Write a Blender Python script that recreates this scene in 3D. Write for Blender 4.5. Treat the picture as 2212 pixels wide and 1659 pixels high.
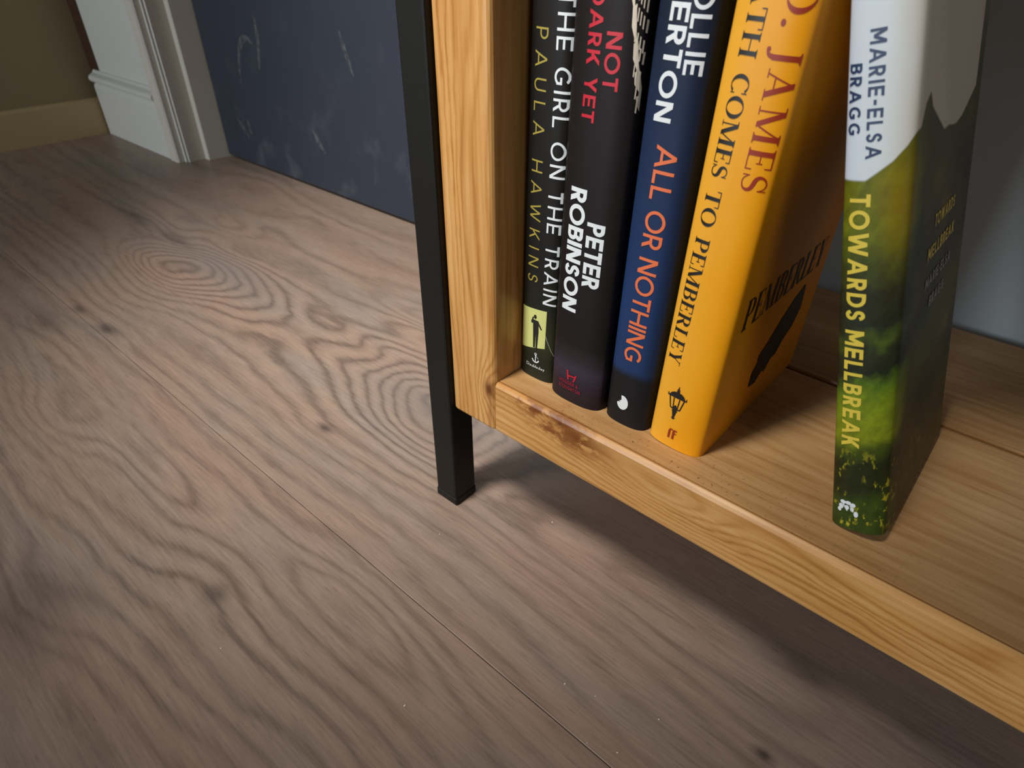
import bpy, bmesh, math, random
import numpy as np
from mathutils import Vector, Matrix

random.seed(7)
C = bpy.context.scene.collection
SC = bpy.context.scene
for o in list(bpy.data.objects):
    bpy.data.objects.remove(o)

# ------------------------------------------------------------------ camera
cam_d = bpy.data.cameras.new('camera')
cam = bpy.data.objects.new('camera', cam_d)
C.objects.link(cam)
cam.location = (.3062, -.2743, .4281)
cam.rotation_mode = 'XYZ'
cam.rotation_euler = (.9512, -.0039, .7212)
cam_d.sensor_fit = 'HORIZONTAL'
cam_d.sensor_width = 36
cam_d.lens = 1372.6 / 2212 * 36
cam_d.clip_start = .01
cam_d.dof.use_dof = True
cam_d.dof.focus_distance = .44
cam_d.dof.aperture_fstop = 13.0
SC.camera = cam

# ------------------------------------------------------------------ world, lights, exposure
w = bpy.data.worlds.new('room_ambient')
SC.world = w
w.use_nodes = True
w.node_tree.nodes['Background'].inputs[0].default_value = (.80, .88, 1.0, 1)
w.node_tree.nodes['Background'].inputs[1].default_value = .022


def aim(o, target):
    d = Vector(target) - o.location
    o.rotation_euler = d.to_track_quat('-Z', 'Y').to_euler()


def area(name, loc, target, size, size_y, power, col):
    l = bpy.data.lights.new(name, 'AREA')
    l.shape = 'RECTANGLE'
    l.size = size
    l.size_y = size_y
    l.energy = power
    l.color = col
    o = bpy.data.objects.new(name, l)
    C.objects.link(o)
    o.location = loc
    aim(o, target)
    return o


def spot(name, loc, target, power, col, angle, radius):
    l = bpy.data.lights.new(name, 'SPOT')
    l.energy = power
    l.color = col
    l.spot_size = math.radians(angle)
    l.spot_blend = 1.0
    l.shadow_soft_size = radius
    o = bpy.data.objects.new(name, l)
    C.objects.link(o)
    o.location = loc
    aim(o, target)
    return o


area('window_light', (-1.35, -4.0, .95), (-.6, .3, .2), 1.3, 1.3, 92, (.88, .95, 1.0))
area('right_fill_light', (2.5, -1.35, 1.0), (.1, .05, .25), 1.0, 1.2, 6.5, (.94, .96, 1.0))  # added fill from the right, brightens the inner side of the upright
spot('added_falloff_spot', (-.13, -.60, 1.63), (-.28, .44, .03), 156, (1.0, .95, .88), 52, .16)  # added spot, its soft cone imitates the falloff towards the corners

vs = SC.view_settings
vs.view_transform = 'Standard'
vs.look = 'None'
vs.gamma = 1
vs.use_curve_mapping = False
vs.exposure = 0.0


# ------------------------------------------------------------------ node helpers
class NT:
    def __init__(s, name):
        s.mat = bpy.data.materials.new(name)
        s.mat.use_nodes = True
        s.t = s.mat.node_tree
        s.b = s.t.nodes['Principled BSDF']
        s.tc = s.t.nodes.new('ShaderNodeTexCoord')
        sep = s.t.nodes.new('ShaderNodeSeparateXYZ')
        s.t.links.new(s.tc.outputs['Object'], sep.inputs[0])
        s.x, s.y, s.z = sep.outputs

    def put(s, sock, v):
        if isinstance(v, (int, float)):
            sock.default_value = v
        elif isinstance(v, tuple):
            sock.default_value = v if len(v) == len(sock.default_value) else (*v, 1)
        else:
            s.t.links.new(v, sock)

    def m(s, op, a, b=0.0, c=None):
        n = s.t.nodes.new('ShaderNodeMath')
        n.operation = op
        s.put(n.inputs[0], a)
        s.put(n.inputs[1], b)
        if c is not None:
            s.put(n.inputs[2], c)
        return n.outputs[0]

    def add(s, *a):
        r = a[0]
        for k in a[1:]:
            r = s.m('ADD', r, k)
        return r

    def mul(s, *a):
        r = a[0]
        for k in a[1:]:
            r = s.m('MULTIPLY', r, k)
        return r

    def vec(s, x, y, z):
        n = s.t.nodes.new('ShaderNodeCombineXYZ')
        s.put(n.inputs[0], x)
        s.put(n.inputs[1], y)
        s.put(n.inputs[2], z)
        return n.outputs[0]

    def noise(s, v, scale=1.0, detail=4.0, rough=.55, color=False):
        n = s.t.nodes.new('ShaderNodeTexNoise')
        s.t.links.new(v, n.inputs['Vector'])
        n.inputs['Scale'].default_value = scale
        n.inputs['Detail'].default_value = detail
        n.inputs['Roughness'].default_value = rough
        return n.outputs['Color' if color else 'Fac']

    def ramp(s, fac, stops, interp='LINEAR'):
        n = s.t.nodes.new('ShaderNodeValToRGB')
        n.color_ramp.interpolation = interp
        e = n.color_ramp.elements
        while len(e) < len(stops):
            e.new(.5)
        for i, (p, c) in enumerate(stops):
            e[i].position = p
            e[i].color = (*c, 1) if isinstance(c, tuple) else (c, c, c, 1)
        s.put(n.inputs[0], fac)
        return n.outputs[0]

    def mix(s, fac, a, b, mode='MIX'):
        n = s.t.nodes.new('ShaderNodeMix')
        n.data_type = 'RGBA'
        n.blend_type = mode
        s.put(n.inputs[0], fac)
        s.put(n.inputs[6], a)
        s.put(n.inputs[7], b)
        return n.outputs[2]

    def gauss(s, u, v, u0, v0, a, b):
        du = s.m('DIVIDE', s.m('SUBTRACT', u, u0), a)
        dv = s.m('DIVIDE', s.m('SUBTRACT', v, v0), b)
        q = s.m('ADD', s.mul(du, du), s.mul(dv, dv))
        return s.m('POWER', 2.718, s.mul(q, -1.0))

    def smooth(s, v, lo, hi):
        n = s.t.nodes.new('ShaderNodeMapRange')
        n.interpolation_type = 'SMOOTHSTEP'
        s.put(n.inputs[0], v)
        s.put(n.inputs[1], lo)
        s.put(n.inputs[2], hi)
        return n.outputs[0]

    def done(s, col, rough=.5, bump=None, strength=.2, dist=.001, spec=.5):
        s.put(s.b.inputs['Base Color'], col)
        s.put(s.b.inputs['Roughness'], rough)
        s.b.inputs['Specular IOR Level'].default_value = spec
        if bump is not None:
            n = s.t.nodes.new('ShaderNodeBump')
            n.inputs['Strength'].default_value = strength
            n.inputs['Distance'].default_value = dist
            s.t.links.new(bump, n.inputs['Height'])
            s.t.links.new(n.outputs[0], s.b.inputs['Normal'])
        return s.mat


def plain(name, col, rough=.5, var=.06, scale=60, spec=.5):
    t = NT(name)
    n = t.noise(t.tc.outputs['Object'], scale, 3)
    k = t.m('ADD', t.mul(n, 2 * var), 1 - var)
    c = t.mix(1.0, (*col, 1), t.vec(k, k, k), 'MULTIPLY')
    return t.done(c, rough, n, .05, .0005, spec)


def s2l(r, g, b):
    f = lambda v: (v / 255 / 12.92) if v / 255 <= .04045 else ((v / 255 + .055) / 1.055) ** 2.4
    return (f(r), f(g), f(b))


# ------------------------------------------------------------------ materials
def floor_material():
    t = NT('greige_oak_laminate')
    fine = t.noise(t.vec(t.mul(t.x, 22), t.mul(t.y, 70), 1.7), 1, 3, .6)
    mid = t.noise(t.vec(t.mul(t.x, 9), t.mul(t.y, 34), 6.0), 1, 2, .5)
    at = t.t.nodes.new('ShaderNodeAttribute')
    at.attribute_name = 'grain_level'
    lev = t.add(at.outputs['Fac'], t.mul(t.m('SUBTRACT', fine, .5), .55), t.mul(t.m('SUBTRACT', mid, .5), .5))
    ring = t.m('FRACT', lev)
    line = t.ramp(ring, [(0, .18), (.14, .55), (.40, .80), (.70, .66), (.90, .22), (1.0, .18)])
    grainv = t.noise(t.vec(t.mul(t.x, 26), t.mul(t.y, 420), 0.0), 1, 4, .6)
    pore = t.noise(t.vec(t.mul(t.x, 60), t.mul(t.y, 700), 3.0), 1, 2, .5)
    patch = t.noise(t.vec(t.mul(t.x, 4), t.mul(t.y, 13), 9.0), 1, 3, .5)
    amp = t.ramp(t.noise(t.vec(t.mul(t.x, 5), t.mul(t.y, 18), 14.0), 1, 2, .5), [(.35, .18), (.65, .65)])
    for (x0, y0, a, b, A) in [(-.50, .10, .20, .06, .75), (-.14, .09, .18, .06, .75), (-.28, .03, .25, .06, .5), (-.10, -.19, .14, .08, .55), (-.62, .09, .12, .05, .4)]:
        amp = t.add(amp, t.mul(t.gauss(t.x, t.y, x0, y0, a, b), A))
    amp = t.m('MINIMUM', amp, 1.0)
    g = t.add(t.mul(t.m('SUBTRACT', line, .55), amp, .80), .5, t.mul(t.m('SUBTRACT', grainv, .5), .75))
    base = t.ramp(g, [(.0, s2l(102, 90, 82)), (.35, s2l(142, 127, 116)), (.62, s2l(163, 147, 135)), (1, s2l(186, 169, 155))])
    tint = t.ramp(patch, [(.30, s2l(150, 150, 158)), (.47, s2l(178, 160, 148)), (.72, s2l(190, 150, 132))])
    col = t.mix(.38, base, tint, 'OVERLAY')
    col = t.mix(t.mul(t.smooth(pore, .62, .75), .35), col, s2l(88, 74, 66))
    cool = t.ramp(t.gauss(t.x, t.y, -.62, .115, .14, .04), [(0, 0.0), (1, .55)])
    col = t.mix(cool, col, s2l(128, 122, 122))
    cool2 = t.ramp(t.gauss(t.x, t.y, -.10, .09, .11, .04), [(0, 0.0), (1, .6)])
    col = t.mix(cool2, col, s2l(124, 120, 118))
    for (x0, y0, a, b, k) in [(-.183, -.014, .011, .005, .85), (-.653, -.086, .018, .006, .6), (-.57, -.083, .02, .008, .7),
                              (-.075, -.192, .012, .010, .45), (.295, .05, .03, .012, .6), (.301, -.022, .006, .004, .8),
                              (-.96, .115, .07, .012, .5), (-.80, .115, .05, .010, .5), (-.17, -.30, .06, .03, .45), (-.66, -.13, .05, .02, .4)]:
        nz = t.m('MULTIPLY_ADD', fine, 1.6, .2)
        col = t.mix(t.m('MINIMUM', t.mul(t.gauss(t.x, t.y, x0, y0, a, b), nz, k), 1.0), col, s2l(64, 58, 56))
    return t.done(col, .42, t.add(t.mul(line, .5), grainv), .16, .0006, .35)


def pine_material(name, mode):
    """mode 'x': boards run along x, 'z': boards run along z; knots sit at fixed places."""
    t = NT(name)
    if mode == 'x':
        L, u, v = t.x, t.y, t.z
    else:
        L, u, v = t.z, t.x, t.y
    warp = t.m('SUBTRACT', t.noise(t.vec(t.mul(L, 3.5), t.mul(u, 22), t.mul(v, 22)), 1, 2, .5), .5)
    sm = t.m('SUBTRACT', t.noise(t.vec(t.mul(L, 30), t.mul(u, 160), t.mul(v, 160)), 1, 3, .6), .5)
    lev = t.add(t.mul(u, 95 if mode == 'x' else 150), t.mul(v, 150 if mode == 'x' else 95), t.mul(warp, 5.0), t.mul(sm, .8))
    face = t.smooth(t.mul(u, -1), -.012, -.004) if mode == 'x' else t.smooth(t.mul(v, -1), -.012, -.004)
    if mode == 'x':
        wv = t.add(v, t.mul(sm, .006), t.mul(L, .05))
        for (l0, v0, a, b, A) in [(.112, .161, .020, .014, 4.0), (.185, .149, .055, .016, 4.5), (.34, .158, .09, .012, 2.5)]:
            lev = t.add(lev, t.mul(t.gauss(L, wv, l0, v0, a, b), face, A))
    else:
        wu = t.add(u, t.mul(sm, .006))
        for (l0, u0, a, b, A) in [(.150, .041, .020, .010, 3.0), (.27, .02, .12, .010, 1.6)]:
            lev = t.add(lev, t.mul(t.gauss(L, wu, l0, u0, a, b), face, A))
    ring = t.m('FRACT', lev)
    line = t.ramp(ring, [(0, .25), (.16, .6), (.5, .82), (.75, .62), (.92, .25), (1, .25)])
    fib = t.noise(t.vec(t.mul(L, 14), t.mul(u, 480), t.mul(v, 480)), 1, 4, .6)
    patch = t.noise(t.vec(t.mul(L, 6), t.mul(u, 26), t.mul(v, 26)), 1, 3, .55)
    amp = t.ramp(t.noise(t.vec(t.mul(L, 4), t.mul(u, 30), t.mul(v, 30)), 1, 2, .5), [(.38, .15), (.66, .8)])
    amp = t.m('MINIMUM', t.add(amp, t.mul(face, .35)), 1.0)
    g = t.add(t.mul(t.m('SUBTRACT', line, .58), amp, t.m('MULTIPLY_ADD', face, .14, .48)), .52, t.mul(t.m('SUBTRACT', fib, .5), .55), t.mul(t.m('SUBTRACT', patch, .5), .75))
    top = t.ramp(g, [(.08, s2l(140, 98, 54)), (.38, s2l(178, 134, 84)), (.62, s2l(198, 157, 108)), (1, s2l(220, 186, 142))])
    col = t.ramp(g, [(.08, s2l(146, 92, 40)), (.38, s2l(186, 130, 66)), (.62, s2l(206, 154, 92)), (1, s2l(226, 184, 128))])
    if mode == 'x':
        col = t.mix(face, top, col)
        # the knot below the second book: brown blotches radiating from its eye
        n = t.noise(t.vec(t.mul(L, 85), t.mul(u, 70), t.mul(v, 130)), 1, 4, .65)
        for (l0, v0, a, b, k, lo) in [(.108, .1555, .013, .0065, 1.0, .26), (.086, .1525, .024, .0065, 1.0, .40), (.122, .1470, .022, .0100, 1.0, .36), (.100, .1410, .020, .0070, .9, .43)]:
            f = t.mul(t.gauss(L, v, l0, v0, a, b), t.smooth(n, lo, lo + .16), k, face)
            col = t.mix(f, col, s2l(122, 66, 22))
        f = t.mul(t.gauss(L, u, .110, .012, .013, .010), t.m('SUBTRACT', 1.0, face), t.smooth(n, .40, .60), .55)
        col = t.mix(f, col, s2l(150, 92, 44))
        f = t.gauss(L, v, .1075, .1520, .0022, .0012)
        col = t.mix(t.mul(f, face, .9), col, s2l(84, 42, 14))
        # dirt specks gathered near the front arris of the shelf
        sp = t.noise(t.vec(t.mul(L, 420), t.mul(u, 420), 2.0), 1, 1, .5)
        near = t.m('MAXIMUM', t.gauss(L, u, .17, .012, .09, .014), t.mul(t.gauss(L, u, .24, .02, .10, .05), .45))
        col = t.mix(t.mul(t.smooth(sp, .66, .72), near, t.m('SUBTRACT', 1.0, face), .75), col, s2l(70, 44, 22))
    else:
        f = t.gauss(L, u, .149, .0405, .0075, .0042)
        col = t.mix(t.m('MINIMUM', t.mul(f, 1.1), 1.0), col, s2l(104, 54, 20))
        f = t.gauss(L, u, .128, .0415, .016, .0022)
        col = t.mix(t.mul(f, .5), col, s2l(120, 68, 26))
    return t.done(col, .36, t.add(line, fib), .12, .0005, .4)


M = {}
M['floor'] = floor_material()
M['pine_x'] = pine_material('oiled_pine_shelf', 'x')
M['pine_z'] = pine_material('oiled_pine_upright', 'z')
M['steel'] = plain('black_powder_coat', s2l(21, 20, 18), .5, .15, 200, .25)
M['white'] = plain('white_gloss_paint', s2l(206, 206, 200), .35, .03, 30)
M['jamb'] = plain('white_frame_paint', s2l(200, 196, 184), .4, .03, 30)
M['beige'] = plain('beige_wall_paint', s2l(150, 134, 100), .7, .04, 12)
M['grey'] = plain('grey_wall_paint', s2l(178, 188, 192), .75, .05, 9)
M['skirt'] = plain('cream_skirting_paint', s2l(186, 164, 120), .5, .04, 12)
M['brownstrip'] = plain('dark_gap_brown', s2l(58, 34, 12), .6, .1, 80)  # darkness of the corner gap put into a brown colour
M['under'] = plain('grey_underlay', s2l(60, 50, 44), .9, .1, 40)


def chalkboard_material():
    t = NT('navy_chalkboard_paint')
    n1 = t.noise(t.vec(t.mul(t.x, 3), t.mul(t.z, 3), 0.0), 1, 4, .6)
    n2 = t.noise(t.vec(t.mul(t.x, 14), t.mul(t.z, 12), 5.0), 1, 4, .6)
    col = t.ramp(n1, [(.3, s2l(43, 50, 61)), (.7, s2l(50, 53, 66))])
    low = t.smooth(t.mul(t.z, -1), -.20, -.02)
    sm = t.mul(t.smooth(n2, .52, .75), t.m('MULTIPLY_ADD', low, .10, .03))
    col = t.mix(sm, col, s2l(150, 160, 165))
    return t.done(col, .62, n2, .05, .0004, .3)


def chalk_material():
    t = NT('chalk_smudge')
    n = t.noise(t.vec(t.mul(t.x, 120), 0.0, t.mul(t.z, 90)), 1, 3, .6)
    t.done(s2l(150, 156, 150), .9)
    t.put(t.b.inputs['Alpha'], t.mul(t.smooth(n, .30, .75), .30))
    return t.mat


M['chalkboard'] = chalkboard_material()
M['chalk'] = chalk_material()
M['pages'] = plain('cream_paper', s2l(226, 214, 188), .8, .06, 200)


# ------------------------------------------------------------------ object helpers
def link(name, me, mat=None, parent=None, **props):
    o = bpy.data.objects.new(name, me)
    C.objects.link(o)
    if mat:
        me.materials.append(mat)
    if parent:
        o.parent = parent
    for k, v in props.items():
        o[k] = v
    return o


def from_bm(name, bm, mat, parent=None, smooth=False, **props):
    me = bpy.data.meshes.new(name)
    bm.normal_update()
    bm.to_mesh(me)
    bm.free()
    if smooth:
        for p in me.polygons:
            p.use_smooth = True
    return link(name, me, mat, parent, **props)


def box_bm(x0, x1, y0, y1, z0, z1, bev=0.0, seg=2):
    bm = bmesh.new()
    bmesh.ops.create_cube(bm, size=1, matrix=Matrix.Translation(((x0 + x1) / 2, (y0 + y1) / 2, (z0 + z1) / 2)) @ Matrix.Diagonal((x1 - x0, y1 - y0, z1 - z0, 1)))
    if bev:
        bmesh.ops.bevel(bm, geom=bm.edges[:], offset=bev, segments=seg, affect='EDGES', profile=.5)
    return bm


def box(name, x0, x1, y0, y1, z0, z1, mat, parent=None, bev=0.0, seg=2, **props):
    return from_bm(name, box_bm(x0, x1, y0, y1, z0, z1, bev, seg), mat, parent, **props)


def extrude(name, prof, axis, a0, a1, mat, parent=None, **props):
    """prof: closed list of 2-D points. axis 'x': points are (y,z); axis 'z': points are (x,y); axis 'y': (x,z)."""
    bm = bmesh.new()
    def P(p, a):
        return {'x': (a, p[0], p[1]), 'z': (p[0], p[1], a), 'y': (p[0], a, p[1])}[axis]
    A = [bm.verts.new(P(p, a0)) for p in prof]
    B = [bm.verts.new(P(p, a1)) for p in prof]
    n = len(prof)
    for i in range(n):
        bm.faces.new((A[i], A[(i + 1) % n], B[(i + 1) % n], B[i]))
    bm.faces.new(A[::-1])
    bm.faces.new(B)
    bmesh.ops.recalc_face_normals(bm, faces=bm.faces[:])
    return from_bm(name, bm, mat, parent, **props)


def arc(cx, cy, r, a0, a1, n=5):
    return [(cx + r * math.cos(math.radians(a0 + (a1 - a0) * i / n)), cy + r * math.sin(math.radians(a0 + (a1 - a0) * i / n))) for i in range(n + 1)]


def empty(name, loc=(0, 0, 0), **props):
    o = bpy.data.objects.new(name, None)
    o.empty_display_size = .02
    C.objects.link(o)
    o.location = loc
    for k, v in props.items():
        o[k] = v
    return o


S = dict(kind='structure')

# ------------------------------------------------------------------ room: floor, walls, door
# level lines of the oak figure, read off along the rings: x mm, y mm, level * 10
GRAIN = """-833,127,40 -703,145,40 -636,150,40 -574,154,40 -488,153,40 -415,132,40 -328,147,40 -281,155,40 -237,163,40 -784,171,30 -713,179,30 -646,186,30 -582,193,30 -502,192,30 -429,174,30 -338,187,30 -267,194,30 -703,233,20 -613,231,20 -531,230,20 -459,230,20 -392,231,20 -315,237,20 -916,349,10 -720,316,10 -569,297,10 -474,293,10 -388,288,10 -948,382,0 -837,365,0 -737,350,0 -651,347,0 -572,343,0 -508,343,0 -447,343,0 -827,387,-10 -727,378,-10 -636,370,-10 -557,372,-10 -483,374,-10 -1215,156,30 -1015,149,30 -911,146,30 -816,143,30 -1312,193,20 -1111,190,20 -1008,191,20 -914,191,20 -746,189,20 -1203,230,10 -1090,228,10 -987,227,10 -881,228,10 -783,230,10 -645,-3,50 -559,26,50 -469,48,50 -429,67,50 -433,101,50 -500,134,50 -614,146,50 -722,139,50 -630,10,60 -555,38,60 -479,68,60 -473,103,60 -545,127,60 -650,133,60 -719,121,60 -624,23,70 -561,55,70 -517,87,70 -536,110,70 -602,129,70 -679,126,70 -626,30,80 -573,61,80 -555,93,80 -601,112,80 -679,117,80 -621,42,90 -588,72,90 -591,95,90 -635,109,90 -653,48,100 -617,72,100 -637,98,100 -686,101,100 -690,51,110 -659,69,110 -661,85,110 -388,87,48 -364,82,48 -246,174,50 -268,145,50 -289,117,50 -316,93,50 -332,72,50 -294,60,50 -227,31,50 -175,16,50 -123,12,50 -62,9,50 -212,144,60 -250,116,60 -271,74,60 -212,43,60 -150,21,60 -109,21,60 -70,20,60 -196,130,70 -225,110,70 -230,84,70 -189,50,70 -139,31,70 -80,26,70 -186,121,80 -203,103,80 -201,78,80 -172,55,80 -120,35,80 -85,33,80 -175,111,90 -187,96,90 -174,73,90 -148,54,90 -107,42,90 -169,107,100 -164,86,100 -137,63,100 -112,55,100 -643,-18,40 -543,4,40 -484,15,40 -410,41,40 -362,40,40 -288,21,40 -219,5,40 -183,-4,40 -135,-3,40 -89,-4,40 -46,-5,40 -614,-30,30 -542,-10,30 -486,-4,30 -433,1,30 -361,0,30 -283,-10,30 -211,-20,30 -172,-28,30 -114,-19,30 -72,-18,30 -33,-16,30 -607,-46,20 -537,-33,20 -451,-28,20 -356,-28,20 -307,-31,20 -262,-34,20 -184,-38,20 -124,-35,20 -85,-34,20 -49,-33,20 -15,-32,20 -549,-57,10 -478,-58,10 -414,-58,10 -355,-58,10 -300,-59,10 -242,-58,10 -188,-58,10 -146,-57,10 -106,-55,10 -69,-54,10 -30,-53,10 6,-51,10 -558,-78,0 -485,-78,0 -419,-79,0 -360,-78,0 -306,-78,0 -245,-78,0 -190,-78,0 -147,-77,0 -107,-76,0 -70,-75,0 -526,-100,-10 -460,-99,-10 -400,-98,-10 -351,-99,-10 -305,-100,-10 -263,-100,-10 -224,-101,-10 -186,-101,-10 -148,-101,-10 -112,-100,-10 -78,-99,-10 -464,-124,-20 -371,-122,-20 -296,-125,-20 -244,-125,-20 -197,-125,-20 -157,-124,-20 -120,-124,-20 -85,-123,-20 -460,-142,-30 -369,-143,-30 -318,-145,-30 -271,-146,-30 -230,-147,-30 -191,-147,-30 -465,-157,-40 -366,-162,-40 -281,-166,-40 -241,-167,-40 -204,-168,-40 -525,-157,-40 -457,-174,-40 -396,-189,-40 -39,-146,-30 -9,-150,-30 26,-149,-30 68,-147,-30 -272,-175,-24 -214,-165,-24 -163,-163,-24 -116,-153,-24 -55,-160,-20 -31,-164,-20 -1,-164,-20 33,-163,-20 74,-161,-20 -251,-208,-15 -212,-189,-15 -185,-192,-15 -147,-187,-15 -122,-176,-15 -92,-170,-15 -69,-170,-15 -46,-178,-15 -6,-177,-15 33,-179,-15 -291,-219,-6 -247,-216,-6 -197,-214,-6 -159,-213,-6 -133,-203,-6 -110,-188,-6 -94,-184,-6 -68,-188,-6 -43,-194,-6 -14,-192,-6 18,-192,-6 -289,-244,6 -256,-240,6 -207,-234,6 -170,-233,6 -133,-231,6 -100,-214,6 -81,-222,6 -54,-226,6 -18,-218,6 6,-217,6 29,-216,6 53,-206,6 -287,-265,16 -230,-263,16 -181,-258,16 -145,-249,16 -101,-244,16 -54,-240,16 -28,-239,16 -3,-238,16 -154,-291,26 -134,-275,26 -114,-269,26 -80,-259,26 -43,-258,26 -19,-256,26 3,-254,26 36,-245,26 -176,-306,36 -132,-295,36 -100,-281,36 -62,-276,36 -37,-274,36 -13,-272,36 -104,-311,46 -86,-295,46 -49,-291,46 -14,-289,46 -33,-6,30 -3,-7,30 25,-7,30 59,-8,30 91,-9,30 122,-11,30 150,-13,30 178,-15,30 203,-18,30 225,-22,30 245,-26,30 -8,3,40 23,2,40 52,0,40 76,1,40 99,1,40 121,2,40 150,0,40 176,-1,40 200,-3,40 221,-5,40 242,-7,40 3,23,50 32,20,50 58,17,50 91,16,50 121,14,50 143,13,50 165,12,50 185,11,50 210,10,50 233,9,50 -25,-27,20 7,-28,20 36,-30,20 64,-31,20 91,-32,20 121,-34,20 150,-35,20 177,-39,20 203,-42,20 221,-45,20 237,-49,20 -67,-46,10 -31,-49,10 2,-52,10 39,-53,10 72,-55,10 104,-57,10 134,-59,10 154,-63,10 173,-66,10 192,-69,10 -63,-70,0 -29,-71,0 3,-72,0 29,-75,0 53,-77,0 76,-79,0 98,-81,0 118,-83,0 138,-85,0 163,-89,0 187,-94,0 -54,-96,-10 -22,-97,-10 9,-97,-10 35,-100,-10 59,-102,-10 82,-105,-10 111,-109,-10 137,-112,-10"""
_P = np.array([[float(q) for q in p.split(',')] for p in GRAIN.split()])
_X, _L = _P[:, :2] / 1000, _P[:, 2] / 10
_MY = [-.9, -.42, -.36, -.30, -.25, -.20, -.16, -.10, -.05, 0, .05, .10, .15, .23, .38, .60]
_MV = [-22, 3, 5, 3.6, 1, -1, -3, -1, 1, 4, 5, 5.5, 4, 1.5, -.5, -5]


def _kern(A, B):
    dx = (A[:, None, 0] - B[None, :, 0]) / .075
    dy = (A[:, None, 1] - B[None, :, 1]) / .024
    return 6.0 * np.exp(-.5 * (dx * dx + dy * dy))


_W = np.linalg.solve(_kern(_X, _X) + .05 * np.eye(len(_X)), _L - np.interp(_X[:, 1], _MY, _MV))


def grain_level(Q):
    return np.interp(Q[:, 1], _MY, _MV) + np.concatenate([_kern(q, _X) @ _W for q in np.array_split(Q, max(1, len(Q) // 4000))])


def plank(x0, x1, y0, y1, z0, parent):
    near = x1 > -1.0 and x0 < .6 and y1 > -.43 and y0 < .45
    if near:
        xs = sorted(set([x0, x1] + [x for x in np.arange(-1.2, .62, .012) if x0 < x < x1]))
        ny = int((y1 - y0) / .004)
    else:
        xs = list(np.linspace(x0, x1, 3))
        ny = 8
    e = .0005
    ys = [y0, y0 + e] + [y0 + (y1 - y0) * k / ny for k in range(1, ny)] + [y1 - e, y1]
    xs = [xs[0], xs[0] + e] + xs[1:-1] + [xs[-1] - e, xs[-1]]
    nx, nyy = len(xs), len(ys)
    V = []
    for i, x in enumerate(xs):
        for j, y in enumerate(ys):
            V.append((x, y, -.0005 if i in (0, nx - 1) or j in (0, nyy - 1) else 0.0))
    F = [(i * nyy + j, (i + 1) * nyy + j, (i + 1) * nyy + j + 1, i * nyy + j + 1) for i in range(nx - 1) for j in range(nyy - 1)]
    base = len(V)
    ring = [i * nyy for i in range(nx)] + [(nx - 1) * nyy + j for j in range(1, nyy)] + [i * nyy + nyy - 1 for i in range(nx - 2, -1, -1)] + [j for j in range(nyy - 2, 0, -1)]
    V += [(V[i][0], V[i][1], z0) for i in ring]
    m = len(ring)
    F += [(ring[(k + 1) % m], ring[k], base + k, base + (k + 1) % m) for k in range(m)]
    F.append(tuple(base + k for k in range(m - 1, -1, -1)))
    me = bpy.data.meshes.new('floor_plank')
    me.from_pydata(V, [], F)
    at = me.attributes.new('grain_level', 'FLOAT', 'POINT')
    at.data.foreach_set('value', grain_level(np.array(V)[:, :2]).astype(np.float32))
    return link('floor_plank', me, M['floor'], parent)


fl = box('floor', -1.85, 1.7, -2.757, .60, -.05, -.0082, M['under'], **S)
rows = [-2.757 + .333 * k for k in range(10)]
PH = .0082
for r, y0 in enumerate(rows):
    y1 = y0 + .333
    cuts = [[-.9, .5], [-.2, 1.2], [-1.2, .2], [-.5, .9], [-.9, .5], [-.2, 1.2], [-1.2, .2], [-.566, .834], [-1.3, 1.1], [-.7, .7]][r]
    xs = [-1.85] + cuts + [1.7]
    for a, b in zip(xs[:-1], xs[1:]):
        g = .00025
        plank(a + g, b - g, y0 + g, min(y1, .60) - g, -PH, fl)

box('wall_left', -1.75, -1.622, -2.757, .60, 0, 2.4, M['beige'], **S)
extrude('baseboard_left', [(-1.622, 0), (-1.622, .083), (-1.608, .083), (-1.600, .077), (-1.600, 0)], 'y', -2.757, .335, M['skirt'], **S)
# white wall with skirting between the corner and the door frame
box('wall_back', -1.556, -1.205, .337, .60, 0, 2.4, M['white'], **S)
box('dark_gap_strip', -1.622, -1.556, .339, .359, 0, 2.4, M['brownstrip'], **S)  # brown strip stands in for the dark gap beside the white wall
prof = [(.337, 0), (.325, 0), (.325, .110), (.3265, .116), (.330, .119), (.3265, .1215)] + arc(.3275, .1305, .009, 250, 110, 6)[1:] + [(.331, .1425), (.334, .148), (.337, .149)]
extrude('baseboard_back', prof, 'x', -1.592, -1.250, M['white'], **S)
# door frame: architrave and stepped jamb, as one moulded upright each side
fp = [(-1.250, .325), (-1.247, .3215), (-1.216, .3215), (-1.213, .325), (-1.213, .343), (-1.211, .3415), (-1.204, .3415), (-1.202, .343),
      (-1.202, .379), (-1.186, .379), (-1.184, .381), (-1.1745, .470), (-1.250, .470)]
extrude('trim_2', fp, 'z', 0, 2.05, M['jamb'], **S)
DX = (-1.184 - .345)
extrude('trim_3', [(DX - x, y) for x, y in fp], 'z', 0, 2.05, M['jamb'], **S)
box('trim_4', -1.250, DX + 1.250, .325, .470, 2.05, 2.12, M['jamb'], **S)
dr = box('door_1', -1.176, DX + 1.178, .425, .465, .0065, 2.04, M['chalkboard'], None, .001, 1, **S)
box('door_threshold', -1.176, DX + 1.178, .440, .465, 0, .0040, M['steel'], dr)


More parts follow.
